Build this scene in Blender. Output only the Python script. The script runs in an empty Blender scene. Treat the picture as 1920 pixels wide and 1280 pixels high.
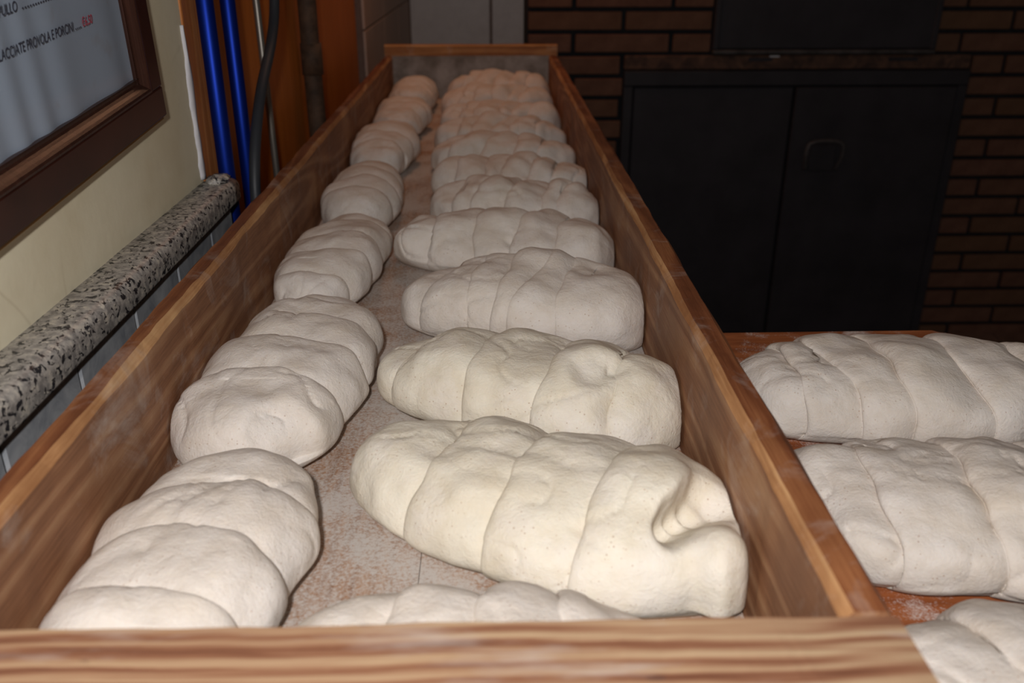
import bpy, bmesh, math, random
import numpy as np
from mathutils import Vector, Matrix, noise

# ------------------------------------------------------------------ camera, world, lights
U = 0.32                       # scene unit: camera height above the trough rim, in metres
FLOOR = -4.16                  # room floor (camera stands at z = 0), in U
scene = bpy.context.scene
col = scene.collection
cam_d = bpy.data.cameras.new('camera'); cam = bpy.data.objects.new('camera', cam_d); col.objects.link(cam)
cam_d.sensor_width = 36; cam_d.lens = 36 * 1674.5 / 1920
cam.location = (0, 0, 0)
cam.rotation_euler = (math.pi / 2 - 0.42, 0, -0.0237)
cam_d.clip_start = 0.02
cam_d.dof.use_dof = True; cam_d.dof.focus_distance = 0.93; cam_d.dof.aperture_fstop = 6.0
scene.camera = cam
scene.view_settings.view_transform = 'Standard'; scene.view_settings.look = 'None'
scene.view_settings.gamma = 1.0; scene.view_settings.exposure = 0.0
scene.view_settings.use_curve_mapping = False

w = bpy.data.worlds.new('room_ambient'); scene.world = w; w.use_nodes = True
w.node_tree.nodes['Background'].inputs[0].default_value = (1.0, 0.86, 0.74, 1)
w.node_tree.nodes['Background'].inputs[1].default_value = 0.05

def light(name, kind, loc, power, color, size=0.1, target=None):
    d = bpy.data.lights.new(name, kind); d.energy = power; d.color = color
    if kind == 'AREA': d.size = size
    else: d.shadow_soft_size = size
    o = bpy.data.objects.new(name, d); col.objects.link(o); o.location = loc
    if target is not None:
        o.rotation_euler = (Vector(target) - Vector(loc)).to_track_quat('-Z', 'Y').to_euler()
    return o
# pop-up flash of the camera that took the picture, and the bakery's warm ceiling lamp
FL = light('camera_flash', 'SPOT', (-0.045, -0.10, 0.13), 32, (1.0, 0.975, 0.965), 0.022, (0.08, 0.9, -0.32))
FL.data.spot_size = math.radians(150); FL.data.spot_blend = 0.6
light('ceiling_lamp', 'AREA', (-0.1, 2.75, 0.95), 3.3, (1.0, 0.48, 0.26), 0.35, (-0.05, 2.3, -0.4))

# ------------------------------------------------------------------ materials
def hexs(r, g, b):
    f = lambda c: (c / 255 / 12.92) if c / 255 <= 0.04045 else ((c / 255 + 0.055) / 1.055) ** 2.4
    return (f(r), f(g), f(b), 1)
class NT:
    def __init__(s, name, rough=0.6, spec=0.3):
        s.m = bpy.data.materials.new(name); s.m.use_nodes = True
        s.t = s.m.node_tree; s.b = s.t.nodes['Principled BSDF']
        s.b.inputs['Roughness'].default_value = rough
        s.b.inputs['Specular IOR Level'].default_value = spec
        s.co = s.t.nodes.new('ShaderNodeTexCoord')
    def n(s, typ, **kw):
        nd = s.t.nodes.new(typ)
        for k, v in kw.items(): setattr(nd, k, v)
        return nd
    def l(s, a, b): s.t.links.new(a, b)
    def map(s, scale=(1, 1, 1), rot=(0, 0, 0), src=None, loc=(0, 0, 0)):
        m = s.n('ShaderNodeMapping'); m.inputs['Scale'].default_value = scale; m.inputs['Rotation'].default_value = rot
        m.inputs['Location'].default_value = loc
        s.l(src or s.co.outputs['Object'], m.inputs['Vector']); return m.outputs[0]
    def noise(s, vec, scale, detail=4, rough=0.6, dist=0.0):
        n = s.n('ShaderNodeTexNoise'); n.inputs['Scale'].default_value = scale; n.inputs['Detail'].default_value = detail
        n.inputs['Roughness'].default_value = rough; n.inputs['Distortion'].default_value = dist
        s.l(vec, n.inputs['Vector']); return n.outputs['Fac']
    def ramp(s, fac, stops, interp='LINEAR'):
        r = s.n('ShaderNodeValToRGB'); e = r.color_ramp.elements; r.color_ramp.interpolation = interp
        while len(e) < len(stops): e.new(0.5)
        for el, (p, c) in zip(e, stops): el.position = p; el.color = c if len(c) == 4 else (*c, 1)
        s.l(fac, r.inputs[0]); return r.outputs[0]
    def mix(s, fac, a, b, mode='MIX'):
        m = s.n('ShaderNodeMix', data_type='RGBA', blend_type=mode)
        for sock, v in ((m.inputs[0], fac), (m.inputs[6], a), (m.inputs[7], b)):
            if isinstance(v, (int, float)): sock.default_value = v
            elif isinstance(v, tuple): sock.default_value = v
            else: s.l(v, sock)
        return m.outputs[2]
    def math(s, op, a, b=None):
        m = s.n('ShaderNodeMath', operation=op)
        for sock, v in ((m.inputs[0], a), (m.inputs[1], b)):
            if v is None: continue
            if isinstance(v, (int, float)): sock.default_value = v
            else: s.l(v, sock)
        return m.outputs[0]
    def base(s, c):
        if isinstance(c, tuple): s.b.inputs['Base Color'].default_value = c
        else: s.l(c, s.b.inputs['Base Color'])
        return s
    def bump(s, h, strength=0.3, dist=0.002):
        b = s.n('ShaderNodeBump'); b.inputs['Strength'].default_value = strength; b.inputs['Distance'].default_value = dist
        s.l(h, b.inputs['Height']); s.l(b.outputs[0], s.b.inputs['Normal']); return s
BW = [(0, (0, 0, 0)), (1, (1, 1, 1))]
def thr(a, b): return [(a, (0, 0, 0)), (b, (1, 1, 1))]

def mat_dough(name, tint):
    t = NT(name, 0.62, 0.22)
    v = t.co.outputs['Object']
    big = t.noise(v, 26, 4)
    c = t.mix(t.ramp(big, thr(0.35, 0.68)), tint, tuple(list(np.array(tint[:3]) * np.array((0.88, 0.84, 0.78))) + [1]))
    # loose flour lies in soft whiter patches
    fl = t.ramp(t.noise(v, 12, 5, 0.65), thr(0.48, 0.66))
    c = t.mix(t.math('MULTIPLY', fl, 0.45), c, hexs(232, 226, 222))
    # bran specks
    vo = t.n('ShaderNodeTexVoronoi'); vo.inputs['Scale'].default_value = 260; vo.inputs['Randomness'].default_value = 1
    t.l(v, vo.inputs['Vector'])
    dot = t.ramp(vo.outputs['Distance'], [(0.10, (1, 1, 1)), (0.24, (0, 0, 0))])
    sel = t.ramp(vo.outputs['Color'], thr(0.50, 0.56))
    patch = t.ramp(t.noise(v, 17, 2), thr(0.42, 0.6))
    sp = t.math('MULTIPLY', t.math('MULTIPLY', dot, sel), patch)
    c = t.mix(t.math('MULTIPLY', sp, 0.55), c, hexs(150, 104, 66))
    t.base(c)
    t.b.inputs['Subsurface Weight'].default_value = 0.12
    t.b.inputs['Subsurface Radius'].default_value = (0.006, 0.004, 0.0025)
    t.b.inputs['Subsurface Scale'].default_value = 0.6
    h = t.math('ADD', t.noise(v, 70, 6, 0.62, 0.4), t.math('MULTIPLY', t.noise(v, 380, 4), 0.35))
    t.bump(h, 0.55, 0.0032)
    return t.m

def mat_wood(name, axis, dark, mid, light_, flour=0.0, rough=0.6, freq=1.0, wear=0.5, ringw=1.0):
    """axis = direction of the grain (0,1,2)"""
    t = NT(name, rough, 0.25)
    sc = [1.0, 1.0, 1.0]; sc[axis] = 0.10
    v = t.map(tuple(sc))
    warp = t.noise(v, 9 * freq, 2, 0.5)
    wv = t.n('ShaderNodeMath', operation='MULTIPLY'); t.l(warp, wv.inputs[0]); wv.inputs[1].default_value = 30.0
    ring = t.math('SINE', t.math('MULTIPLY', warp, 70.0))
    ring = t.math('ADD', t.math('MULTIPLY', ring, 0.5), 0.5)
    sf = [230.0, 230.0, 230.0]; sf[axis] = 7.0
    fine = t.noise(t.map(tuple(sf)), 2.0, 4, 0.7)
    f = t.math('ADD', t.math('MULTIPLY', t.math('POWER', ring, 1.8), 0.34 * ringw), t.math('MULTIPLY', fine, 0.78))
    c = t.ramp(f, [(0.18, dark), (0.5, mid), (0.85, light_)])
    blot = t.noise(t.co.outputs['Object'], 7, 4, 0.6)
    c = t.mix(t.math('MULTIPLY', t.ramp(blot, thr(0.42, 0.72)), wear), c, dark, 'MIX')
    if flour > 0:
        s2 = t.noise(t.co.outputs['Object'], 11, 6, 0.7, 0.6)
        fm = t.math('MULTIPLY', t.ramp(s2, thr(0.53, 0.75)), flour)
        c = t.mix(fm, c, hexs(205, 198, 190))
    t.base(c); t.bump(f, 0.25, 0.0015)
    return t.m

M = {}
M['dough'] = mat_dough('dough_cream', hexs(220, 211, 202))
M['dough_yellow'] = mat_dough('dough_ivory', hexs(223, 215, 199))
M['side'] = mat_wood('trough_side_wood', 1, hexs(104, 66, 44), hexs(146, 102, 72), hexs(172, 132, 98), 0.40)
M['rim'] = mat_wood('trough_rim_wood', 1, hexs(82, 42, 22), hexs(120, 70, 42), hexs(150, 98, 62), 0.35, 0.6)
M['worn'] = mat_wood('trough_worn_edge', 1, hexs(132, 86, 52), hexs(176, 130, 88), hexs(200, 160, 114), 0.30, 0.7, 1.0, 0.9)
M['end'] = mat_wood('trough_end_wood', 0, hexs(112, 62, 28), hexs(160, 104, 58), hexs(190, 138, 86), 0.35)
M['end_worn'] = mat_wood('trough_end_worn_edge', 0, hexs(150, 100, 54), hexs(200, 152, 96), hexs(218, 178, 126), 0.2, 0.7)
M['table'] = mat_wood('table_wood', 0, hexs(124, 56, 22), hexs(174, 92, 46), hexs(196, 118, 64), 0.55, 0.5)
M['panel'] = mat_wood('orange_panel_wood', 2, hexs(168, 92, 30), hexs(196, 112, 42), hexs(208, 126, 54), 0, 0.5, 0.5, 0.3, 0.25)
M['jamb'] = mat_wood('jamb_wood', 2, hexs(150, 84, 36), hexs(184, 116, 60), hexs(200, 136, 78), 0, 0.5)

def front_mat():
    t = NT('front_board_growth_rings', 0.65, 0.2)
    wob = t.noise(t.map((1.0, 1, 1)), 6, 2, 0.5)
    y = t.n('ShaderNodeSeparateXYZ'); t.l(t.co.outputs['Object'], y.inputs[0])
    wob2 = t.noise(t.map((2.2, 60, 60)), 1.0, 3, 0.6)
    ph = t.math('ADD', t.math('MULTIPLY', y.outputs['Y'], 560.0), t.math('ADD', t.math('MULTIPLY', wob, 12.0), t.math('MULTIPLY', wob2, 10.0)))
    ring = t.math('ADD', t.math('MULTIPLY', t.math('SINE', ph), 0.5), 0.5)
    fine = t.noise(t.map((5, 240, 240)), 1.0, 4, 0.7)
    pat = t.noise(t.map((2.6, 110, 90)), 1.0, 4, 0.62, 0.4)
    f = t.math('ADD', t.math('MULTIPLY', ring, 0.15), t.math('ADD', t.math('MULTIPLY', fine, 0.30), t.math('MULTIPLY', pat, 0.62)))
    c = t.ramp(f, [(0.36, hexs(92, 56, 40)), (0.47, hexs(124, 84, 62)), (0.55, hexs(146, 112, 86)), (0.68, hexs(168, 142, 112))])
    st = t.ramp(t.noise(t.map((9, 46, 46)), 1.0, 4), thr(0.54, 0.70))
    c = t.mix(t.math('MULTIPLY', st, 0.55), c, hexs(170, 156, 146))
    sx = t.n('ShaderNodeSeparateXYZ'); t.l(t.co.outputs['Object'], sx.inputs[0])
    nk = t.ramp(t.noise(t.map((26, 90, 90)), 1.0, 2, 0.5), thr(0.70, 0.76))
    c = t.mix(t.math('MULTIPLY', nk, 0.6), c, hexs(84, 62, 54))
    t.base(c); t.bump(f, 0.3, 0.002); return t.m
M['front'] = front_mat()

def marble(name, a, b, rough=0.3):
    t = NT(name, rough, 0.4)
    c = t.ramp(t.noise(t.co.outputs['Object'], 20, 6, 0.65, 1.0), [(0.35, a), (0.7, b)])
    t.base(c); return t.m
def floor_boards_mat():
    t = NT('floured_bottom_boards', 0.75, 0.15)
    v = t.map((1, 0.1, 1))
    g = t.noise(v, 120, 4, 0.7)
    c = t.ramp(g, [(0.25, hexs(116, 78, 52)), (0.55, hexs(158, 116, 84)), (0.8, hexs(184, 146, 112))])
    o = t.co.outputs['Object']
    patch = t.noise(o, 9.0, 4, 0.6, 0.4)
    grain = t.noise(o, 330, 4, 0.75)
    m = t.math('ADD', t.math('MULTIPLY', patch, 0.9), t.math('MULTIPLY', grain, 0.9))
    fm = t.ramp(m, thr(0.70, 1.0))
    c = t.mix(t.math('MULTIPLY', fm, 0.9), c, hexs(196, 190, 184))
    t.base(c); t.bump(grain, 0.3, 0.001); return t.m
M['bottom'] = floor_boards_mat()

def table_mat():
    t = NT('table_top_wood', 0.45, 0.35)
    g = t.noise(t.map((0.12, 1, 1)), 60, 4, 0.65)
    c = t.ramp(g, [(0.3, hexs(124, 66, 36)), (0.6, hexs(166, 98, 58)), (0.8, hexs(186, 120, 76))])
    o = t.co.outputs['Object']
    patch = t.noise(o, 14, 3, 0.6, 1.2); grain = t.noise(o, 520, 3, 0.7)
    fm = t.ramp(t.math('ADD', patch, t.math('MULTIPLY', grain, 0.5)), thr(0.80, 1.02))
    c = t.mix(t.math('MULTIPLY', fm, 0.9), c, hexs(222, 214, 208))
    t.base(c); return t.m
M['tabletop'] = table_mat()

def back_inner():
    t = NT('flour_caked_board', 0.85, 0.1)
    c = t.ramp(t.noise(t.co.outputs['Object'], 16, 5, 0.6), [(0.35, hexs(120, 112, 104)), (0.7, hexs(172, 164, 158))])
    t.base(c); return t.m
M['caked'] = back_inner()

def plaster():
    t = NT('cream_painted_plaster', 0.55, 0.3)
    o = t.co.outputs['Object']
    c = t.ramp(t.noise(o, 5, 5, 0.6), [(0.35, hexs(208, 196, 166)), (0.65, hexs(222, 213, 186))])
    crack = t.n('ShaderNodeTexVoronoi', feature='DISTANCE_TO_EDGE'); crack.inputs['Scale'].default_value = 5
    wv = t.mix(0.12, o, t.n('ShaderNodeTexNoise').outputs['Color']); t.l(wv, crack.inputs['Vector'])
    cm = t.math('MULTIPLY', t.ramp(crack.outputs['Distance'], [(0.0, (1, 1, 1)), (0.012, (0, 0, 0))]), t.ramp(t.noise(o, 3, 2), thr(0.5, 0.62)))
    c = t.mix(t.math('MULTIPLY', cm, 0.25), c, hexs(150, 130, 96))
    t.base(c); t.bump(t.noise(o, 60, 4), 0.15, 0.002); return t.m
M['plaster'] = plaster()

def granite():
    t = NT('speckled_granite', 0.45, 0.4)
    o = t.co.outputs['Object']
    c = t.ramp(t.noise(o, 120, 3, 0.6), [(0.38, hexs(124, 120, 116)), (0.55, hexs(160, 155, 148)), (0.7, hexs(190, 182, 168))])
    dk = t.ramp(t.noise(t.map((1, 0.75, 1)), 150, 3, 0.65, 0.6), [(0.41, (1, 1, 1)), (0.45, (0, 0, 0))])
    c = t.mix(dk, c, hexs(38, 38, 42))
    wh = t.ramp(t.noise(o, 150, 2, 0.5), thr(0.66, 0.72))
    c = t.mix(t.math('MULTIPLY', wh, 0.7), c, hexs(214, 206, 190))
    t.base(c); return t.m
M['granite'] = granite()

M['grey_tile'] = marble('grey_marble_tile', hexs(122, 126, 132), hexs(168, 170, 172))
M['white_tile'] = marble('white_wall_tile', hexs(204, 198, 196), hexs(216, 210, 208), 0.35)
M['shaded_tile'] = marble('shaded_wall_tile', hexs(178, 150, 134), hexs(190, 162, 146), 0.5)  # white tile of the left wall, dimming from grazing light mixed into its colour
M['grout'] = marble('grout', hexs(100, 82, 74), hexs(120, 100, 90), 0.9)
def brickm(name, a, b):
    t = NT(name, 0.85, 0.15)
    oi = t.n('ShaderNodeObjectInfo')
    c = t.ramp(t.noise(t.co.outputs['Object'], 14, 5, 0.7), [(0.3, a), (0.7, b)])
    c = t.mix(t.math('MULTIPLY', oi.outputs['Random'], 0.45), c, hexs(92, 70, 46))
    t.base(c); t.bump(t.noise(t.co.outputs['Object'], 80, 4), 0.4, 0.003); return t.m
M['brick'] = brickm('brown_brick', hexs(86, 58, 48), hexs(110, 78, 64))
M['soot'] = marble('sooty_brick', hexs(58, 42, 36), hexs(104, 74, 58), 0.9)
M['mortar'] = marble('dark_mortar', hexs(22, 22, 26), hexs(34, 33, 36), 0.95)
def simple(name, c, rough=0.5, metal=0.0, var=0.12, sc=12, spec=0.4):
    t = NT(name, rough, spec)
    a = tuple([*[x * (1 - var) for x in c[:3]], 1]); b = tuple([*[min(1, x * (1 + var)) for x in c[:3]], 1])
    t.base(t.ramp(t.noise(t.co.outputs['Object'], sc, 4), [(0.35, a), (0.65, b)]))
    t.b.inputs['Metallic'].default_value = metal; return t.m
M['iron'] = simple('black_painted_iron', hexs(46, 43, 47), 0.6, 0.0, 0.2, 6, 0.25)
M['iron_edge'] = simple('scuffed_iron_edge', hexs(62, 58, 58), 0.5, 0.0, 0.4, 30)
M['blue'] = simple('blue_lacquered_metal', hexs(8, 38, 128), 0.45, 0.8, 0.05)
M['hose'] = simple('black_rubber', hexs(44, 46, 50), 0.5)
M['steel'] = simple('dull_steel', hexs(128, 122, 114), 0.4, 0.7)
M['rust'] = simple('rusty_brown_pipe', hexs(74, 54, 40), 0.75, 0.1, 0.4, 40)
M['mahogany'] = simple('dark_mahogany', hexs(48, 22, 16), 0.3, 0, 0.25, 20)
M['mould'] = mat_wood('brown_moulding', 2, hexs(36, 20, 15), hexs(60, 36, 28), hexs(86, 54, 40), 0, 0.3, 1, 0.5, 0.3)
M['gold'] = simple('tan_frame_side', hexs(128, 92, 40), 0.5)
def paper():
    t = NT('aged_paper', 0.5, 0.4)
    o = t.co.outputs['Object']
    st = t.ramp(t.noise(o, 16, 4, 0.6), thr(0.60, 0.72))
    c = t.mix(t.math('MULTIPLY', st, 0.35), hexs(154, 166, 182), hexs(138, 128, 112))
    t.base(c); return t.m
M['paper'] = paper()
M['ink'] = simple('dark_ink', hexs(58, 62, 78), 0.7, 0, 0.1)
M['red_ink'] = simple('red_ink', hexs(190, 62, 84), 0.7, 0, 0.1)
M['caulk'] = simple('white_filler', hexs(206, 204, 208), 0.8, 0, 0.06)
M['floor'] = marble('dark_floor_tile', hexs(92, 72, 62), hexs(120, 96, 84), 0.5)
def glass():
    t = NT('picture_glass'); t.t.nodes.remove(t.b)
    tr = t.n('ShaderNodeBsdfTransparent'); gl = t.n('ShaderNodeBsdfGlossy'); gl.inputs['Roughness'].default_value = 0.08
    lw = t.n('ShaderNodeLayerWeight'); lw.inputs[0].default_value = 0.5
    fr = t.math('ADD', t.math('MULTIPLY', t.math('POWER', lw.outputs['Facing'], 5.0), 0.9), 0.04)
    mx = t.n('ShaderNodeMixShader'); t.l(fr, mx.inputs[0]); t.l(tr.outputs[0], mx.inputs[1]); t.l(gl.outputs[0], mx.inputs[2])
    t.l(mx.outputs[0], [n for n in t.t.nodes if n.type == 'OUTPUT_MATERIAL'][0].inputs[0]); return t.m
M['glass'] = glass()

# ------------------------------------------------------------------ helpers
def tag(o, label=None, cat=None, group=None, kind=None):
    for k, v in (('label', label), ('category', cat), ('group', group), ('kind', kind)):
        if v: o[k] = v
    return o
def empty(name, loc, rz=0.0):
    o = bpy.data.objects.new(name, None); o.empty_display_size = 0.05
    o.location = Vector(loc) * U; o.rotation_euler = (0, 0, rz); col.objects.link(o); return o
def link(name, me, mats, parent=None):
    o = bpy.data.objects.new(name, me)
    for m in (mats if isinstance(mats, (list, tuple)) else [mats]):
        if m.name not in [x.name for x in me.materials if x]: me.materials.append(m)
    col.objects.link(o)
    if parent is not None: o.parent = parent
    return o
def new_mesh(bm, name, smooth=False):
    me = bpy.data.meshes.new(name); bmesh.ops.recalc_face_normals(bm, faces=bm.faces); bm.to_mesh(me); bm.free()
    if smooth: me.polygons.foreach_set('use_smooth', [True] * len(me.polygons))
    return me
def box_bm(a, b, bev=0.0, seg=1, bm=None):
    """box with corners a, b in U"""
    bm = bm or bmesh.new()
    lo = [min(p, q) * U for p, q in zip(a, b)]; hi = [max(p, q) * U for p, q in zip(a, b)]
    r = bmesh.ops.create_cube(bm, size=1.0)
    for v in r['verts']:
        v.co = Vector([(l + h) / 2 + c * (h - l) for c, l, h in zip(v.co, lo, hi)])
    if bev: 
        ed = list({e for v in r['verts'] for e in v.link_edges})
        bmesh.ops.bevel(bm, geom=ed, offset=bev * U, segments=seg, affect='EDGES', profile=0.5)
    return bm
def box(name, a, b, mat, parent=None, bev=0.0, seg=1, smooth=False):
    off = Vector(parent.location) / U if parent is not None else Vector((0, 0, 0))
    a = Vector(a) - off; b = Vector(b) - off
    return link(name, new_mesh(box_bm(a, b, bev, seg), name, smooth), mat, parent)
def loc_box(name, a, b, mat, parent, bev=0.0, seg=1, smooth=False):
    return link(name, new_mesh(box_bm(a, b, bev, seg), name, smooth), mat, parent)
def tube(name, pts, rad, mat, parent=None, n=14, cap=True):
    pts = [Vector(p) * U for p in pts]; rs = rad if isinstance(rad, (list, tuple)) else [rad] * len(pts)
    bm = bmesh.new(); rings = []
    for i, p in enumerate(pts):
        d = (pts[min(i + 1, len(pts) - 1)] - pts[max(i - 1, 0)]).normalized()
        ref = Vector((1, 0, 0)) if abs(d.x) < 0.9 else Vector((0, 1, 0))
        u = d.cross(ref).normalized(); v = d.cross(u)
        rings.append([bm.verts.new(p + (u * math.cos(k * 2 * math.pi / n) + v * math.sin(k * 2 * math.pi / n)) * rs[i] * U) for k in range(n)])
    for r0, r1 in zip(rings, rings[1:]):
        for k in range(n): bm.faces.new((r0[k], r0[(k + 1) % n], r1[(k + 1) % n], r1[k]))
    if cap: bm.faces.new(rings[0][::-1]); bm.faces.new(rings[-1])
    me = new_mesh(bm, name, True)
    return link(name, me, mat, parent)
def smooth_path(pts, n=12):
    P = [Vector(p) for p in pts]; P = [P[0] * 2 - P[1]] + P + [P[-1] * 2 - P[-2]]; out = []
    for i in range(1, len(P) - 2):
        for k in range(n):
            t = k / n; a, b, c, d = P[i - 1:i + 3]
            out.append(0.5 * (2 * b + (c - a) * t + (2 * a - 5 * b + 4 * c - d) * t * t + (3 * b - a - 3 * c + d) * t ** 3))
    out.append(P[-2]); return out

BZ = -1.46 + 0.0005
def plank(name, axis, length, prof, mats, parent, origin, nseg=60, jit=0.004, seed=0, bends=None):
    """board swept along axis (0=x,1=y); prof = list of (p,q,matindex) cross-section, p across, q up; edges jittered like worn wood"""
    bm = bmesh.new(); rings = []
    n = len(prof)
    for i in range(nseg + 1):
        s = length * i / nseg; ring = []
        for k, (p, q, mi) in enumerate(prof):
            jp = noise.noise((s * 3.1 + seed, k * 3.7, 1.3)) * jit + noise.noise((s * 14 + seed, k * 5.1, 7.7)) * jit * 0.5
            jq = noise.noise((s * 3.4 + seed, k * 2.9, 4.1)) * jit + noise.noise((s * 16 + seed, k * 4.3, 2.2)) * jit * 0.5
            if q < BZ + 0.1: jp = jq = 0
            c = (p + jp, s, q + jq) if axis == 1 else (s, p + jp, q + jq)
            ring.append(bm.verts.new((Vector(c) + Vector(origin)) * U))
        rings.append(ring)
    for r0, r1 in zip(rings, rings[1:]):
        for k in range(n):
            f = bm.faces.new((r0[k], r0[(k + 1) % n], r1[(k + 1) % n], r1[k])); f.material_index = prof[k][2]; f.smooth = False
    bm.faces.new(rings[0][::-1]); bm.faces.new(rings[-1])
    return link(name, new_mesh(bm, name), mats, parent)

# ------------------------------------------------------------------ the room
XR_WALL = 9.0
fl = box('floor', (-2.2, -3.0, FLOOR - 0.3), (XR_WALL, 16.5, FLOOR), M['mortar']); tag(fl, kind='structure')
for i in range(10):                                   # floor tiles by the oven, the only strip of floor in view
    for j in range(3):
        box('floor_tile', (1.0 + i * 0.8 + 0.01, 9.38 - (j + 1) * 0.8 + 0.01, FLOOR), (1.0 + (i + 1) * 0.8 - 0.01, 9.38 - j * 0.8 - 0.01, FLOOR + 0.02), M['floor'], fl, 0.006)
# painted wall, granite sill and tile skirt beneath it
YE = 3.80
wl = box('wall_left', (-2.0, -1.2, -0.99), (-1.23, YE, 2.6), M['plaster']); tag(wl, kind='structure')
wt = box('wall_left_skirt', (-2.0, -1.2, FLOOR), (-1.15, YE, -1.03), M['grout']); tag(wt, kind='structure')
ys = [-1.2, -0.45, 0.3, 1.05, 1.80, 2.22, 2.64, 3.06, 3.48, YE]
for y0, y1 in zip(ys, ys[1:]):
    for z0, z1 in ((-1.75, -1.03), (-2.48, -1.76)):
        box('tile', (-1.155, y0 + 0.006, z0 + 0.004), (-1.128, y1 - 0.006, z1 - 0.002), M['grey_tile'], wt, 0.006)
# sill: rounded nose
bm = bmesh.new(); prof = []
for k in range(9):
    a = -math.pi / 2 + math.pi / 2 * k / 8 if False else k / 8 * math.pi / 2
    prof.append((-1.136 + 0.036 * math.cos(a), -0.972 + 0.038 * math.sin(a)))
prof = [(-1.30, -1.03), (-1.103, -1.03), (-1.10, -1.02)] + prof + [(-1.165, -0.9325), (-1.30, -0.931)]
rings = []
for i in range(61):
    y = -1.2 + (YE + 0.07 + 1.2) * i / 60
    j = 0.002 * noise.noise((y * 4, 0, 0))
    rings.append([bm.verts.new((x * U, y * U, (z + j) * U)) for x, z in prof])
for r0, r1 in zip(rings, rings[1:]):
    for k in range(len(prof)):
        bm.faces.new((r0[k], r0[(k + 1) % len(prof)], r1[(k + 1) % len(prof)], r1[k])).smooth = True
bm.faces.new(rings[0]); bm.faces.new(rings[-1][::-1])
sl = link('trim_1', new_mesh(bm, 'trim_1'), M['granite']); tag(sl, 'speckled grey granite sill ledge along the cream wall', None, None, 'structure')
# broken lump of mortar at the sill's end
bm = bmesh.new(); bmesh.ops.create_icosphere(bm, subdivisions=3, radius=1)
for v in bm.verts:
    n_ = 1 + 0.35 * noise.noise(v.co * 2.1)
    v.co = Vector((-1.17 + 0.045 * v.co.x * n_, YE + 0.0 + 0.07 * v.co.y * n_, -0.925 + 0.022 * v.co.z * n_)) * U
link('mortar_lump', new_mesh(bm, 'mortar_lump', True), M['granite'], sl)

# wooden jamb, filler and panelling beyond the wall's end
tj = box('trim_2', (-1.42, YE, -1.03), (-1.222, YE + 0.235, 2.6), M['jamb'], None, 0.01, 2); tag(tj, kind='structure')
bm = bmesh.new(); rings = []
for i in range(41):
    z = -0.92 + 0.62 * i / 40
    wdt = 0.026 + 0.018 * noise.noise((z * 11, 3.3, 0)) + 0.012 * noise.noise((z * 31, 8.3, 0)); wdt = max(0.005, wdt * min(1, (40 - i) / 14 + 0.1))
    yc = YE - 0.012 + 0.022 * noise.noise((z * 5, 1.1, 0))
    rings.append([bm.verts.new(Vector((-1.235, yc - wdt, z)) * U), bm.verts.new(Vector((-1.219, yc - wdt * 0.4, z)) * U),
                  bm.verts.new(Vector((-1.217, yc + wdt * 0.4, z)) * U), bm.verts.new(Vector((-1.235, yc + wdt, z)) * U)])
for r0, r1 in zip(rings, rings[1:]):
    for k in range(4): bm.faces.new((r0[k], r0[(k + 1) % 4], r1[(k + 1) % 4], r1[k])).smooth = True
bm.faces.new(rings[0]); bm.faces.new(rings[-1][::-1])
link('filler_bead', new_mesh(bm, 'filler_bead'), M['caulk'], tj)
wp = box('wall_left_panelling', (-1.6, YE + 0.235, FLOOR), (-1.31, 9.02, 2.6), M['mortar']); tag(wp, kind='structure')
yb = [YE + 0.235, 4.62, 5.25, 5.95, 6.75, 7.75, 9.02]
for k, (y0, y1) in enumerate(zip(yb, yb[1:])):
    box('board', (-1.315, y0 + 0.006, FLOOR + 0.01), (-1.265 - 0.006 * (k % 2), y1 - 0.006, 2.6), M['panel'], wp, 0.012)
# tiled wall beyond, left and back
wf = box('wall_left_far', (-1.6, 9.02, FLOOR), (-1.21, 14.1, 2.6), M['grout']); tag(wf, kind='structure')
for (y0, y1) in ((9.02, 10.7), (10.7, 12.4), (12.4, 14.1)):
    for (z0, z1) in ((-2.8, -1.79), (-1.78, -0.775), (-0.76, 0.25)):
        box('tile', (-1.215, y0 + 0.012, z0), (-1.19, y1 - 0.012, z1), M['shaded_tile'], wf, 0.006)
wb = box('wall_back', (-1.6, 14.1, FLOOR), (1.6, 14.5, 2.6), M['grout']); tag(wb, kind='structure')
for (x0, x1) in ((-1.19, 0.02), (0.02, 1.2)):
    for (z0, z1) in ((-2.75, -1.52), (-1.5, -0.28), (-0.26, 0.9)):
        box('tile', (x0 + 0.018, 14.08, z0 + 0.012), (x1 - 0.018, 14.11, z1 - 0.012), M['white_tile'], wb, 0.006)

# brick oven front
BY = 9.4; PITCH = 0.2135; JT = 0.042
wo = box('wall_oven', (0.37, BY + 0.03, FLOOR), (XR_WALL, BY + 0.9, 2.6), M['mortar']); tag(wo, kind='structure')
DX0, DX1, DZ1 = 1.36, 4.92, -1.19
HX0, HX1, HZ0, HZ1 = 2.235, 4.50, -1.03, 0.6
bl = 0.983 - JT
def brick_mesh(wd):
    me = new_mesh(box_bm((0, 0, 0), (wd, 0.07, PITCH - JT), 0.008), 'brick'); me.materials.append(M['brick']); return me
bcache = {}
random.seed(4)
row = 0; z = -1.032 - PITCH * 14 + 0.0
def add_brick(x0, x1, z0):
    wd = round(x1 - x0, 2)
    if wd < 0.06: return
    if wd not in bcache: bcache[wd] = brick_mesh(wd)
    o = bpy.data.objects.new('brick', bcache[wd]); col.objects.link(o); o.parent = wo
    o.location = Vector((x0, BY - 0.02 + random.uniform(-0.006, 0.006), z0)) * U
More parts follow.
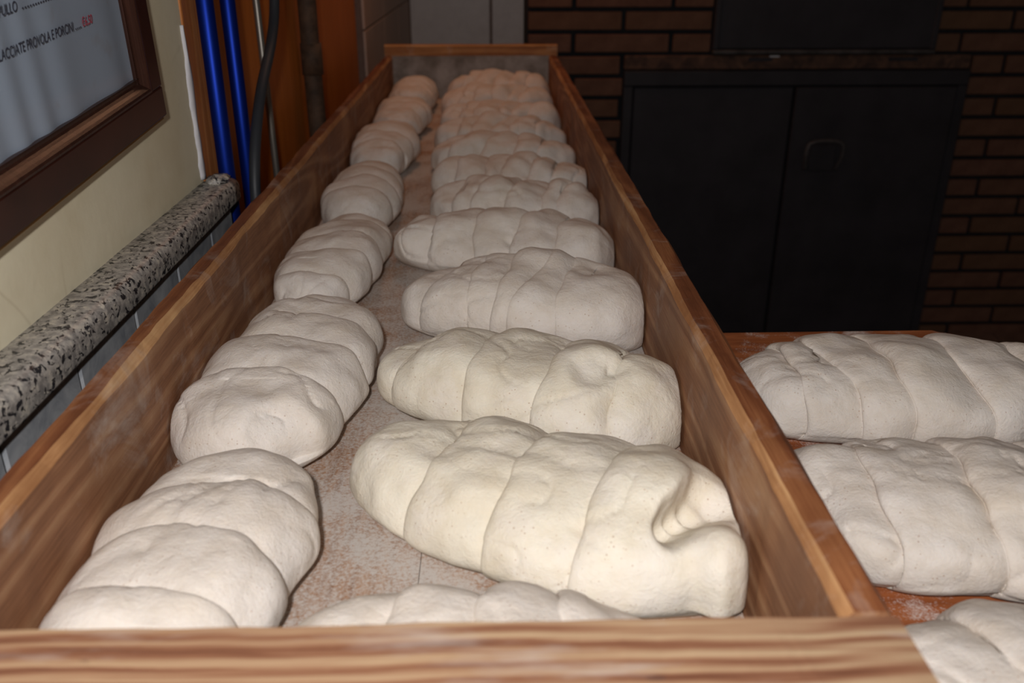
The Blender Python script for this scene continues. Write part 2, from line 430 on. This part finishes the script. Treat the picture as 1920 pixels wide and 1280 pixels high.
for r in range(-15, 8):
    z0 = -1.032 + r * PITCH + JT / 2; z1 = z0 + PITCH - JT
    off = 0.839 if r % 2 == 0 else 1.337
    # gaps cut by the iron doors and the hatch
    blocks = []
    if z0 < DZ1 - 0.02: blocks.append((DX0, DX1))
    if z1 > HZ0 + 0.02 and z0 < HZ1: blocks.append((HX0, HX1))
    for k in range(-2, 8):
        a = off + k * 0.983 + JT / 2; b = a + bl
        a = max(a, 0.385); b = min(b, 7.6)
        if b <= a: continue
        segs = [(a, b)]
        for (p, q) in blocks:
            ns = []
            for (s, e) in segs:
                if e <= p or s >= q: ns.append((s, e)); continue
                if s < p: ns.append((s, p - 0.015))
                if e > q: ns.append((q + 0.015, e))
            segs = ns
        for s, e in segs: add_brick(s, e, z0)

# iron storage doors under the oven mouth
dr = tag(empty('iron_door', (3.14, BY - 0.05, FLOOR)), 'large black double iron door under the oven mouth in the brick front', 'door')
box('frame', (DX0, BY - 0.05, DZ1 - 0.15), (DX1, BY + 0.04, DZ1), M['iron'], dr, 0.01)
for x0, x1 in ((DX0, DX0 + 0.10), (DX1 - 0.10, DX1)):
    box('frame_post', (x0, BY - 0.045, FLOOR), (x1, BY + 0.04, DZ1 - 0.15), M['iron'], dr, 0.01)
l1 = box('door_leaf', (DX0 + 0.11, BY - 0.035, FLOOR + 0.06), (3.12, BY + 0.03, DZ1 - 0.165), M['iron'], dr, 0.012)
l2 = box('door_leaf', (3.14, BY - 0.06, FLOOR + 0.06), (DX1 - 0.11, BY + 0.03, DZ1 - 0.165), M['iron'], dr, 0.012)
def rel(o, pts): return [Vector(p) - Vector(o.parent.location) / U for p in pts]
hp = smooth_path([(3.33, BY - 0.06, -2.20), (3.31, BY - 0.11, -2.05), (3.34, BY - 0.12, -1.92), (3.50, BY - 0.125, -1.89), (3.67, BY - 0.12, -1.92), (3.69, BY - 0.11, -2.05), (3.66, BY - 0.06, -2.20)], 6)
h = tube('handle', [p - Vector(dr.location) / U for p in hp], 0.022, M['iron_edge'], l2, 8)
bm = box_bm(Vector((3.36, BY - 0.075, -2.22)) - Vector(dr.location) / U, Vector((3.64, BY - 0.058, -1.94)) - Vector(dr.location) / U, 0.01)
link('latch_plate', new_mesh(bm, 'latch_plate'), M['iron'], l2)
# oven hatch above
ht = tag(empty('oven_hatch', (3.36, BY - 0.05, HZ0)), 'black iron oven mouth hatch above the wide double door', 'hatch')
box('plate', (HX0 + 0.02, BY - 0.06, HZ0 + 0.05), (HX1 - 0.02, BY + 0.03, HZ1), M['iron'], ht, 0.012)
box('rail', (HX0, BY - 0.09, HZ0), (HX1, BY + 0.03, HZ0 + 0.045), M['iron_edge'], ht, 0.014)
for x0 in (HX0, HX1 - 0.06): box('frame_post', (x0, BY - 0.075, HZ0 + 0.045), (x0 + 0.06, BY + 0.03, HZ1), M['iron'], ht, 0.01)
# brick lintel between hatch and doors, soot-stained
bm = bmesh.new()
lt = box('trim_3', (DX0 + 0.0, BY - 0.035, DZ1 + 0.012), (DX1 - 0.02, BY + 0.03, HZ0 - 0.012), M['soot'], None, 0.01); tag(lt, kind='structure')
for x0, x1 in ((2.62, 2.86), (4.05, 4.35)): box('slot', (x0, BY - 0.045, -1.10), (x1, BY - 0.03, -1.065), M['iron'], lt, 0.004)
box('scrape', (2.83, BY - 0.043, -1.06), (2.93, BY - 0.034, -1.045), M['caulk'], lt, 0.003)

# ------------------------------------------------------------------ framed menu on the wall
ang = math.radians(4.4)
fr = empty('framed_menu', (-1.23, 3.346, -0.574)); fr.rotation_euler = (ang, 0, 0)
tag(fr, 'mahogany framed paper menu hanging on the cream wall', 'menu')
FW, FH, BR = 2.1, 1.7, 0.105          # local: y runs back from the corner, z up
for nm, a, b in (('frame_rail', (0.0, -FW, 0), (0.05, 0, BR)), ('frame_rail', (0.0, -FW, FH - BR), (0.05, 0, FH)),
                 ('frame_stile', (0.0, -BR, BR), (0.05, 0, FH - BR)), ('frame_stile', (0.0, -FW, BR), (0.05, -FW + BR, FH - BR))):
    loc_box(nm, a, b, M['mahogany'], fr, 0.006, 2)
loc_box('frame_backing', (0.0005, -FW + 0.004, 0.01), (0.004, -0.004, FH), M['gold'], fr)
loc_box('frame_underside', (0.002, -FW + 0.004, -0.014), (0.036, -0.004, -0.0005), M['gold'], fr)
def moulding(p0, p1, inward):
    # sloped inner lip, p0->p1 along the edge, half-round
    d = (Vector(p1) - Vector(p0)); iw = Vector(inward); bm = bmesh.new(); rings = []
    for i in range(2):
        base = Vector(p0) + d * i; ring = []
        for k in range(9):
            t = k / 8
            ring.append(bm.verts.new((base + iw * (0.055 * t) + Vector((0.047 - 0.024 * t + 0.007 * math.sin(t * math.pi * 2.0 + 0.4), 0, 0))) * U))
        ring.append(bm.verts.new((base + iw * 0.055 + Vector((0.005, 0, 0))) * U)); ring.append(bm.verts.new((base + Vector((0.005, 0, 0))) * U))
        rings.append(ring)
    n = len(rings[0])
    for k in range(n): bm.faces.new((rings[0][k], rings[0][(k + 1) % n], rings[1][(k + 1) % n], rings[1][k]))
    bm.faces.new(rings[0][::-1]); bm.faces.new(rings[1])
    link('moulding', new_mesh(bm, 'moulding'), M['mould'], fr)
moulding((0, -FW + BR, BR), (0, -BR, BR), (0, 0, 1)); moulding((0, -BR, BR), (0, -BR, FH - BR), (0, -1, 0))
moulding((0, -FW + BR, FH - BR), (0, -BR, FH - BR), (0, 0, -1)); moulding((0, -FW + BR, BR), (0, -FW + BR, FH - BR), (0, 1, 0))
# cockled sheet of paper
bm = bmesh.new(); NY, NZ = 120, 50; g = []
y0, y1, z0, z1 = -FW + BR + 0.008, -BR - 0.008, BR + 0.008, FH - BR - 0.008
for i in range(NY + 1):
    rowv = []
    for j in range(NZ + 1):
        y = y0 + (y1 - y0) * i / NY; z = z0 + (z1 - z0) * j / NZ
        wv = max(0.0, 1 - (z - z0) / 0.75)
        x = 0.0145 + 0.0034 * wv * math.sin(y * 30 + 2.2 * math.sin(y * 7) + 0.9 * z) + 0.0015 * noise.noise((y * 4, z * 3, 0))
        rowv.append(bm.verts.new(Vector((x, y, z)) * U))
    g.append(rowv)
for i in range(NY):
    for j in range(NZ): bm.faces.new((g[i][j], g[i + 1][j], g[i + 1][j + 1], g[i][j + 1])).smooth = True
pp = link('paper', new_mesh(bm, 'paper'), M['paper'], fr)
bm = bmesh.new(); bm.faces.new([bm.verts.new(Vector((0.0222, y_, z_)) * U) for y_, z_ in ((y0 - .01, z0 - .01), (y1 + .01, z0 - .01), (y1 + .01, z1 + .01), (y0 - .01, z1 + .01))])
me = bpy.data.meshes.new('glass_pane'); bm.to_mesh(me); bm.free(); link('glass_pane', me, M['glass'], fr)
def print_text(txt, y_end, z, size, mat, width, name='lettering', align='RIGHT', sx=1.0):
    cu = bpy.data.curves.new(name, 'FONT'); cu.body = txt; cu.size = size * U; cu.align_x = 'LEFT'; cu.shear = 0.25; cu.offset = 0.0003 * U
    o = bpy.data.objects.new(name, cu); col.objects.link(o)
    bpy.context.view_layer.update()
    dg = bpy.context.evaluated_depsgraph_get(); me = bpy.data.meshes.new_from_object(o.evaluated_get(dg))
    bpy.data.objects.remove(o); me.name = name
    xs = [v.co.x for v in me.vertices]; x0_, x1_ = min(xs), max(xs); k = width * U / (x1_ - x0_)
    for v in me.vertices:
        tx, ty = (v.co.x - x0_) * k, v.co.y
        v.co = Vector((0.0204 * U, (y_end - width) * U + tx, z * U + ty))
    me.materials.clear()
    return link(name, me, mat, pp)
def to_local(y, z):
    dy, dz = y - 3.346, z + 0.574
    return (dy * math.cos(ang) + dz * math.sin(ang), -dy * math.sin(ang) + dz * math.cos(ang))
ye, ze = to_local(2.775, -0.234)
print_text('LACCIATE PROVOLA E PORCINI', ye, ze, 0.036, M['ink'], 0.455)
yd, zd = to_local(2.825, -0.230); print_text('....', yd, zd, 0.036, M['ink'], 0.042)
yp, zp = to_local(2.915, -0.223); print_text('\u20ac6,50', yp, zp, 0.036, M['red_ink'], 0.080)
y1_, z1_ = to_local(2.47, -0.160); print_text('PULLO', y1_, z1_, 0.036, M['ink'], 0.105)
yd, zd = to_local(2.82, -0.132); print_text('......................', yd, zd, 0.036, M['ink'], 0.33)

# ------------------------------------------------------------------ poles, hose, rod, pipe by the panelling
def pole(name, x, y, r, mat, label, cat, z1=2.2, dy=0.0, cap=None, group=None):
    e = tag(empty(name, (x, y, FLOOR)), label, cat, group)
    tube('shaft', [(0, -dy * 3.1, 0.03), (0, dy, z1 - FLOOR)], r, mat, e, 18)
    tube('end_cap', [(0, -dy * 3.1, 0.0), (0, -dy * 3.1, 0.09)], r * 1.12, M['hose'], e, 18)
    return e
pole('tool_pole', -1.165, 3.93, 0.036, M['blue'], 'blue lacquered tool pole standing at the end of the granite sill', 'pole')
pole('tool_pole', -1.165, 4.27, 0.034, M['blue'], 'blue lacquered tool pole between its twin and the black hose', 'pole')
e = tag(empty('steel_rod', (-1.20, 4.95, FLOOR)), 'thin dull steel rod behind the black hose by the panelling', 'rod')
tube('shaft', [(0, 0.12, 0.02), (0, 0.03, 3.05), (0, -0.12, 6.0)], 0.019, M['steel'], e, 10)
tube('tip', [(0, 0.12, 0.0), (0, 0.12, 0.06)], 0.024, M['hose'], e, 10)
hose = tube('black_hose', smooth_path([(-1.092, y_ * 0.968, z_) for (x_, y_, z_) in [(-1.13, 4.40, FLOOR + 0.03), (-1.13, 4.18, -2.4), (-1.13, 4.20, -1.3), (-1.13, 4.26, -0.95), (-1.13, 4.50, -0.68), (-1.13, 4.86, -0.46), (-1.13, 5.02, -0.30), (-1.13, 5.06, -0.1), (-1.13, 4.98, 0.3), (-1.15, 4.8, 1.2), (-1.2, 4.7, 2.4)]], 10), 0.026, M['hose'], None, 12)
tag(hose, 'black rubber hose hanging in a bend beside the blue poles', 'hose')
e = tag(empty('rusty_pipe', (-1.19, 6.25, FLOOR)), 'dark rusty pipe standing against the orange wood panelling', 'pipe')
bmp = tube('pipe_body', [(0, 0.0, 0.0)] + [(0.003 * math.sin(k), 0, 0.2 + k * 0.3) for k in range(21)], 0.062, M['rust'], e, 16)
tube('collar', [(0, 0, 3.35), (0, 0, 3.55)], 0.072, M['rust'], e, 16)

# ------------------------------------------------------------------ work table and trestle
tb = tag(empty('work_table', (0.45, 2.0, FLOOR)), 'orange-brown wooden work table dusted with flour under the trough', 'table')
TZ = -1.46
bm = bmesh.new()
X0, X1, Y0, Y1 = -1.0, 1.95, 0.6, 3.34
outl = [(X0, Y0), (X1, Y0)]
for k in range(9):
    a = k / 8 * math.pi / 2; outl.append((X1 - 0.14 + 0.14 * math.cos(a), Y1 - 0.14 + 0.14 * math.sin(a)))
outl.append((X0, Y1))
lo = [bm.verts.new(Vector((x - 0.45, y - 2.0, TZ - 0.13 - FLOOR)) * U) for x, y in outl]
hi = [bm.verts.new(Vector((x - 0.45, y - 2.0, TZ - FLOOR)) * U) for x, y in outl]
bm.faces.new(lo[::-1]); bm.faces.new(hi)
for k in range(len(outl)): bm.faces.new((lo[k], lo[(k + 1) % len(outl)], hi[(k + 1) % len(outl)], hi[k]))
bmesh.ops.bevel(bm, geom=[e for e in bm.edges if all(v in hi for v in e.verts)], offset=0.02 * U, segments=2, affect='EDGES')
link('table_top', new_mesh(bm, 'table_top'), M['tabletop'], tb)
for x in (X0 + 0.18, X1 - 0.3):
    for y in (Y0 + 0.15, Y1 - 0.3): box('leg', (x, y, FLOOR), (x + 0.2, y + 0.2, TZ - 0.13), M['table'], tb, 0.015)
for a, b in (((X0 + 0.38, Y0 + 0.18, TZ - 0.45), (X1 - 0.3, Y0 + 0.25, TZ - 0.13)), ((X0 + 0.38, Y1 - 0.23, TZ - 0.45), (X1 - 0.3, Y1 - 0.16, TZ - 0.13))):
    box('apron', a, b, M['table'], tb, 0.01)
ts = tag(empty('trestle', (-0.18, 8.0, FLOOR)), 'wooden trestle under the far end of the dough trough', 'trestle')
box('beam', (-0.95, 7.85, TZ - 0.25), (0.6, 8.15, TZ), M['table'], ts, 0.015)
for x in (-0.85, 0.35):
    for s in (-1, 1):
        tube('leg', [Vector((x + 0.07 + 0.18, 8.0 + s * 0.45 - 8.0, 0.0)), Vector((x + 0.07 + 0.18, s * 0.1, TZ - 0.2 - FLOOR))], 0.075, M['table'], ts, 4)

# ------------------------------------------------------------------ the trough
TY0, TY1 = 0.90, 9.16
tr = tag(empty('dough_trough', (-0.19, 5.0, TZ)), 'long worn wooden dough trough filled with loaves, beside the granite sill', 'trough')
ox, oy, oz = 0.19, -5.0, -TZ           # offset into the empty's space
XLi, XLo, XRi, XRo = -0.945, -1.02, 0.571, 0.655
RZ = -1.0
def side_prof(xi, xo):
    s = 1 if xo > xi else -1
    return [(xi, BZ, 0), (xi, RZ - 0.022, 2), (xi + s * 0.016, RZ, 1), (xo - s * 0.012, RZ, 1), (xo, RZ - 0.014, 0), (xo, BZ, 0)]
plank('side_board', 1, 9.055 - 1.14, side_prof(XLi, XLo), [M['side'], M['rim'], M['worn']], tr, (ox, oy + 1.14, oz), 140, 0.006, 3)
plank('side_board', 1, 9.055 - 1.14, side_prof(XRi, XRo), [M['side'], M['rim'], M['worn']], tr, (ox, oy + 1.14, oz), 140, 0.006, 17)
# front board lies across both sides
fp = [(1.139, BZ, 0), (1.139, RZ - 0.012, 1), (1.130, RZ, 0), (TY0 + 0.02, RZ, 0), (TY0, RZ - 0.02, 0), (TY0, BZ, 0)]
plank('front_board', 0, XRo - XLo, fp, [M['front'], M['front']], tr, (ox + XLo, oy, oz), 70, 0.004, 31)
BT = RZ + 0.095
bp = [(9.062, BZ, 2), (9.058, RZ - 0.005, 0), (9.058, BT - 0.01, 1), (9.068, BT, 0), (TY1 - 0.01, BT, 0), (TY1, BT - 0.01, 0), (TY1, BZ, 0)]
plank('back_board', 0, XRo - XLo, bp, [M['end'], M['end_worn'], M['caked']], tr, (ox + XLo, oy, oz), 40, 0.003, 41)
xs = [XLi, -0.565, -0.185, 0.195, XRi]
for k, (a, b) in enumerate(zip(xs, xs[1:])):
    bm = box_bm((a + 0.0006 + ox, 1.142 + oy, 0.001), (b - 0.0006 + ox, 9.06 + oy, 0.05), 0.0015)
    link('bottom_board', new_mesh(bm, 'bottom_board'), M['bottom'], tr)
ZF = -1.41

# ------------------------------------------------------------------ dough loaves
def loaf(label, group, x, y, yaw, L, W, H, creases, seed, z=ZF, taper=0.0, bend=0.0, pl=2.4, pr=2.4, dents=(), mat='dough', lump=0.018,
         nu=190, nv=84, hdrop=0.0, lip=0.010, cat='dough loaf', wrinkle=0.006):
    """local a = -1..1 along the loaf; creases = (a, slant, curve, depth); the a>crease side is the steep lip"""
    W2, L2 = W / 2, L / 2
    tt = np.linspace(-1, 1, nu + 1); A = 0.45 * tt + 0.55 * np.sin(tt * math.pi / 2)
    th = np.concatenate([np.linspace(-0.15 * math.pi, 1.15 * math.pi, int(nv * 0.8), endpoint=False), np.linspace(1.15 * math.pi, 1.85 * math.pi, nv - int(nv * 0.8), endpoint=False)])
    creases = sorted(creases)
    rnd = random.Random(seed)
    ph = [rnd.uniform(0, 6.28) for _ in range(8)]
    # samples cluster at every crease and grid lines run along the creases
    s0s = [c_[0] for c_ in creases]
    keep = [a_ for a_ in A if all(not (-0.075 < (a_ - q_) * L2 < 0.05) for q_ in s0s)]
    step = [-0.075, -0.055, -0.040, -0.028, -0.019, -0.012, -0.007, -0.003, 0.0, 0.0025, 0.005, 0.008, 0.012, 0.017, 0.023, 0.031, 0.040, 0.050]
    extra = [q_ + d_ / L2 for q_ in s0s for d_ in step if -0.995 < q_ + d_ / L2 < 0.995]
    A = sorted(keep + extra); A = np.array([A[0]] + [b_ for a_, b_ in zip(A, A[1:]) if b_ - a_ > 1e-4]); nu = len(A) - 1
    A2, T2 = np.meshgrid(A, th, indexing='ij')
    knots = np.array([-1.0] + s0s + [1.0]); offs = [np.zeros(len(th))]; ct = np.cos(th)
    for k_, (s0, kk, cv, dp) in enumerate(creases):
        rr = max(0.0, 1 - abs(s0) ** (pl if s0 < 0 else pr)) ** (1 / 2.1); y_ = np.sign(ct) * np.abs(ct) ** 0.85 * rr
        offs.append(kk * y_ + cv * y_ * y_ + 0.020 * np.sin(3.1 * y_ + ph[k_ % 8]) + 0.009 * np.sin(9 * y_ + ph[(k_ + 3) % 8]))
    offs.append(np.zeros(len(th))); offs = np.array(offs)
    ki = np.clip(np.searchsorted(knots, A, side='right') - 1, 0, len(knots) - 2)
    fr_ = ((A - knots[ki]) / (knots[ki + 1] - knots[ki]))[:, None]; fr_ = fr_ * fr_ * (3 - 2 * fr_)
    AS = A2.copy()                                   # straight parameter, for creases
    A2 = np.clip(A2 + offs[ki] * (1 - fr_) + offs[ki + 1] * fr_, -1, 1)
    p = np.where(A2 < 0, pl, pr)
    r = np.clip(1 - np.abs(A2) ** p, 0, 1) ** (1 / 2.1)
    c, s = np.cos(T2), np.sin(T2)
    cs = np.sign(c) * np.abs(c) ** 0.85; ss = np.sign(s) * np.abs(s) ** 0.9
    wd = W2 * (1 + taper * A2) * r
    hh = H * (1 + 0.6 * taper * A2 - hdrop * A2)
    zm = 0.36 * hh * (0.6 + 0.4 * r)
    Y = wd * cs
    Z = np.where(s >= 0, zm + (hh - zm) * ss * r ** 0.8, zm - zm * np.minimum(1, -1.35 * ss) * r ** 0.25)
    inset = np.where(s < 0, 1 - 0.22 * np.minimum(1, -s * 1.2) ** 2, 1)
    Y *= inset
    X = L2 * A2 + 0 * Y
    ftop = np.clip((Z / H - 0.02) / 0.22, 0, 1); ftop = ftop * ftop * (3 - 2 * ftop)
    yn = Y / W2
    D = np.zeros_like(X); SH = np.zeros_like(X)
    for k, cr in enumerate(creases):
        s0, kk, cv, dp = cr[:4]
        q = (AS - s0) * L2
        sm, sp_ = 0.060, 0.016
        dp = dp * (0.8 + 0.35 * np.sin(4.0 * T2 + ph[k % 8]))
        D += np.where(q < 0, np.exp(q / sm), np.exp(-q / sp_) * 1.0) * dp
        SH += np.where(q >= 0, (q / 0.011) * np.exp(1 - q / 0.011), 0) * lip * np.minimum(1.2, dp / 0.03)
    # lumps
    N = np.zeros_like(X); N2 = np.zeros_like(X)
    ofs = Vector((seed * 3.17, seed * 1.71, seed * 0.37))
    flat = np.stack([X, Y, Z], -1).reshape(-1, 3)
    n1 = np.fromiter((noise.noise(Vector(v) * 4.2 + ofs) for v in flat), float, len(flat)).reshape(X.shape)
    n2 = np.fromiter((noise.noise(Vector(v) * 13.0 + ofs) for v in flat), float, len(flat)).reshape(X.shape)
    n3 = np.fromiter((noise.noise(Vector((v[0] * 5.5, v[1] * 9, v[2] * 7)) + ofs * 2.3) for v in flat), float, len(flat)).reshape(X.shape)
    n4 = np.fromiter((noise.noise(Vector(v) * 3.1 - ofs) for v in flat), float, len(flat)).reshape(X.shape)
    wr = np.exp(-np.abs(n3) / 0.045) * np.clip(n4 * 2.2 + 0.1, 0, 1)      # short shallow wrinkles here and there
    n2 = n2 - 1.3 * wr * (wrinkle / 0.006)
    disp = lump * n1 * 1.6 + lump * 0.38 * n2 - D
    disp = disp * ftop * np.clip(r * 1.6, 0.25, 1)
    for (da, dyn, ra, amp) in dents:                # (along, across, radius, +bump / -dent)
        dist = ((A2 - da) * L2) ** 2 + ((yn - dyn) * W2) ** 2
        disp += amp * np.exp(-(dist / (ra * ra)) ** 2.0) * (s > -0.1) * np.clip(ftop + 0.2, 0, 1)
    Y = Y + disp * c * 0.9
    Z = Z + disp * np.maximum(s, 0) + disp * 0.25 * (s > -0.2) * (1 - np.maximum(s, 0))
    X = X - SH * ftop + np.where(np.abs(A2) > 0.55, np.sign(A2) * disp * 0.6, 0)
    # slump outline: irregular footprint
    fo = 0.02 * np.sin(5 * A2 + ph[0]) + 0.014 * np.sin(9 * A2 + ph[1])
    Y = Y * (1 + fo) + bend * (A2 ** 2 - 0.3)
    Z = np.maximum(Z, 0.0)
    if z == ZF:                                       # dough gives way where it touches the boards
        ca, sa = math.cos(yaw), math.sin(yaw)
        wx = np.clip(x + X * ca - Y * sa, XLi + 0.008, XRi - 0.008); wy = np.clip(y + X * sa + Y * ca, 1.148, 9.045)
        X, Y = (wx - x) * ca + (wy - y) * sa, -(wx - x) * sa + (wy - y) * ca
    V = np.stack([X, Y, Z], -1).reshape(-1, 3) * U
    m = len(th); faces = []
    for i in range(nu):
        for j in range(m):
            a_, b_ = i * m + j, i * m + (j + 1) % m
            faces.append((a_, b_, b_ + m, a_ + m))
    me = bpy.data.meshes.new('dough_loaf'); me.from_pydata(V.tolist(), [], faces); me.validate(); me.update()
    bm = bmesh.new(); bm.from_mesh(me); bmesh.ops.remove_doubles(bm, verts=bm.verts, dist=1e-5); bmesh.ops.recalc_face_normals(bm, faces=bm.faces)
    bm.to_mesh(me); bm.free()
    me.polygons.foreach_set('use_smooth', [True] * len(me.polygons))
    o = link('dough_loaf', me, M[mat])
    o.location = Vector((x, y, z)) * U; o.rotation_euler = (0, 0, yaw)
    tag(o, label, cat, group)
    return o
R = math.radians
def cre(ps, depth=0.03, k=0.0, c=0.0, seed=0, jit=0.05):
    g = random.Random(seed)
    return [(p + g.uniform(-jit, jit) * 0.3, k + g.uniform(-jit, jit) * 2, c + g.uniform(-jit, jit), depth * g.uniform(0.8, 1.2)) for p in ps]
ORD = ['first', 'second', 'third', 'fourth', 'fifth', 'sixth', 'seventh', 'eighth', 'ninth', 'tenth', 'eleventh', 'twelfth']
GA = 'loaves laid lengthwise along the sill side of the trough'
GB = 'loaves laid crosswise in the trough'
GC = 'loaves resting on the work table'
# crosswise row, a runs from the middle of the trough to its outer board
loaf('rope-creased dough loaf tucked against the trough front board, mostly hidden by it', GB, -0.035, 1.375, R(-4), 0.80, 0.42, 0.215, cre([-0.45, 0.0, 0.45], 0.03, 0, 0, 1), 1)
loaf('large dough loaf with a torn open end and a knob of dough beside the pit', GB, 0.110, 1.92, R(-27), 1.09, 0.56, 0.26,
     [(-0.46, 0.04, 0.03, 0.030), (-0.05, 0.02, 0.02, 0.036), (0.36, 0.03, 0.02, 0.034)], 12, taper=0.12, pl=2.3, pr=3.0,
     dents=[(0.80, 0.12, 0.055, -0.06), (0.76, -0.12, 0.050, -0.07), (0.72, -0.34, 0.045, -0.07), (0.70, -0.50, 0.035, -0.05), (0.94, -0.45, 0.07, 0.06), (0.55, -0.1, 0.10, 0.02)], mat='dough_yellow', nu=240, nv=110)
loaf('ivory dough loaf with a deep dimple on top, crosswise behind the torn loaf', GB, 0.105, 2.55, R(-22), 1.03, 0.51, 0.27,
     [(-0.70, 0.08, 0.02, 0.034), (-0.26, 0.04, 0.05, 0.032), (0.20, 0.02, 0.04, 0.034), (0.62, 0.0, 0.03, 0.034)], 3, taper=0.08, pl=2.4, pr=3.4,
     dents=[(0.47, -0.38, 0.065, -0.028), (0.47, -0.08, 0.07, 0.012), (0.60, -0.2, 0.04, -0.015)], mat='dough_yellow', nu=240, nv=110)
loaf('dough loaf with many faint close pleats, crosswise behind the dimpled loaf', GB, 0.12, 3.24, R(-15), 0.98, 0.56, 0.285,
     cre([-0.62, -0.36, -0.12, 0.14, 0.36], 0.016, 0.03, 0.02, 8), 4, taper=0.06, pl=2.3, pr=2.8, dents=[(0.5, 0.25, 0.08, -0.02), (0.1, 0.5, 0.1, 0.025)], nu=230, nv=100)
loaf('dough loaf with a ragged pinched end, crosswise behind the finely pleated loaf', GB, 0.055, 4.03, R(-13), 1.06, 0.54, 0.265,
     cre([-0.58, -0.18, 0.22, 0.54], 0.042, 0.06, 0.03, 9), 5, pl=2.2, pr=2.8, lump=0.024, dents=[(-0.85, 0, 0.08, -0.02)])
loaf('knotty dough loaf with six overlapping bulges, fifth crosswise behind the torn loaf', GB, 0.13, 4.70, R(-11), 0.94, 0.53, 0.27, cre([-0.62, -0.30, 0.02, 0.34, 0.62], 0.044, 0.12, 0.02, 10), 6, lump=0.026)
yy = [5.33, 5.97, 6.62, 7.28, 7.95, 8.64]
xc = [0.12, 0.08, 0.07, 0.08, 0.06, 0.08]
lab = ['creased dough loaf between the knotty loaf and six more toward the back board',
       'creased dough loaf crosswise, fifth counted from the trough back board', 'creased dough loaf crosswise, fourth counted from the trough back board',
       'creased dough loaf crosswise, third counted from the trough back board', 'creased dough loaf crosswise, second counted from the trough back board',
       'creased dough loaf crosswise, pressed up against the trough back board']
lab[0] = 'creased dough loaf crosswise, sixth counted from the trough back board'
hs = [0.25, 0.26, 0.265, 0.27, 0.30, 0.32]
ws = [0.52, 0.54, 0.54, 0.53, 0.56, 0.56]
for i in range(6):
    g = random.Random(60 + i)
    pos = [-0.6 + 0.3 * j + g.uniform(-0.06, 0.06) for j in range(5)] if i != 1 else [-0.55, -0.1, 0.25, 0.6]
    loaf(lab[i], GB, xc[i], yy[i], R(g.uniform(-12, -5)), 0.98, ws[i], hs[i], cre(pos, 0.044, 0.10, 0.02, 70 + i), 20 + i, lump=0.024, nu=130, nv=60)
# lengthwise row, a runs toward the front board
ly = [1.635, 2.70, 3.86, 4.95, 6.20, 7.42, 8.46]
lx = [-0.695, -0.665, -0.71, -0.71, -0.72, -0.72, -0.70]
lL = [0.98, 1.15, 1.08, 1.10, 1.08, 1.06, 0.95]
lW = [0.51, 0.54, 0.45, 0.44, 0.45, 0.45, 0.45]
lH = [0.23, 0.25, 0.235, 0.25, 0.26, 0.26, 0.28]
lyaw = [-4, -6, -4, 0, -2, -2, -3]
lc = [[(-0.50, 0, 0.10, 0.030), (-0.10, 0.02, 0.10, 0.032), (0.32, 0, 0.10, 0.032), (0.66, 0, 0.08, 0.03)],
      [(-0.66, 0.04, 0.10, 0.026), (-0.38, 0.02, 0.10, 0.030), (-0.02, 0.0, 0.09, 0.034), (0.42, -0.03, 0.08, 0.036)],
      [(-0.55, 0, 0.10, 0.024), (-0.12, 0.02, 0.10, 0.034), (0.30, 0.0, 0.10, 0.034), (0.74, 0, 0.06, 0.018)],
      [(-0.30, 0, 0.10, 0.034), (0.10, 0.0, 0.10, 0.034), (0.46, 0.0, 0.10, 0.036)],
      [(-0.30, 0, 0.10, 0.034), (0.12, 0.0, 0.10, 0.034), (0.5, 0.0, 0.10, 0.03)],
      [(-0.4, 0, 0.10, 0.03), (0.0, 0.05, 0.10, 0.03), (0.4, 0.0, 0.10, 0.034)],
      [(-0.3, 0, 0.10, 0.03), (0.1, 0.0, 0.10, 0.03), (0.5, 0.0, 0.10, 0.03)]]
ll = ['plump pale dough loaf lengthwise along the sill side, nearest the trough front board',
      'broad slashed dough loaf with a folded end, second lengthwise from front board',
      'narrow dough loaf with ragged pleats, third lengthwise from the front board',
      'smooth dough loaf with three clean slashes, fourth lengthwise from the front board',
      'slashed dough loaf lengthwise along the sill side, third from the back board',
      'slashed dough loaf lengthwise along the sill side, second from the back board',
      'slashed dough loaf lengthwise along the sill side, touching the back board']
for i in range(7):
    big = i < 3
    if i > 2: lc[i] = [(a_, b_, c_, d_ * 1.35) for a_, b_, c_, d_ in lc[i]]
    loaf(ll[i], GA, lx[i], ly[i], R(-90 + lyaw[i]), lL[i], lW[i], lH[i], lc[i], 40 + i, pl=3.6 if i == 0 else 2.6, pr=3.4 if i == 1 else 2.5, lump=0.02 if i != 3 else 0.010,
         dents=[(0.90, 0.5, 0.09, -0.03), (0.82, -0.2, 0.1, 0.015)] if i == 1 else (), nu=220 if big else 130, nv=96 if big else 60, taper=0.0)
# on the table
loaf('long slashed dough loaf at the rounded back corner of the work table', GC, 1.37, 2.62, R(-2), 1.16, 0.60, 0.26,
     [(-0.74, -0.05, 0.05, 0.03), (-0.50, -0.08, 0.04, 0.024), (-0.18, -0.04, 0.03, 0.034), (0.22, -0.03, 0.02, 0.034), (0.64, -0.02, 0.02, 0.034)], 51, z=TZ, pl=3.6, pr=2.6, nu=230, nv=100)
loaf('wide dough loaf in the middle of the three on the work table', GC, 1.27, 1.91, R(-6), 1.04, 0.60, 0.25,
     [(-0.62, -0.05, 0.02, 0.03), (-0.14, -0.03, 0.03, 0.034), (0.34, -0.04, 0.03, 0.036), (0.7, 0, 0.02, 0.03)], 52, z=TZ, pl=3.6, pr=2.6, lump=0.022, nu=230, nv=100)
loaf('dough loaf on the work table level with the trough front board', GC, 1.25, 1.29, R(4), 1.02, 0.56, 0.235,
     [(-0.5, -0.05, 0.02, 0.03), (-0.12, -0.05, 0.03, 0.036), (0.4, -0.04, 0.03, 0.034)], 53, z=TZ, pl=3.2, nu=200, nv=90)
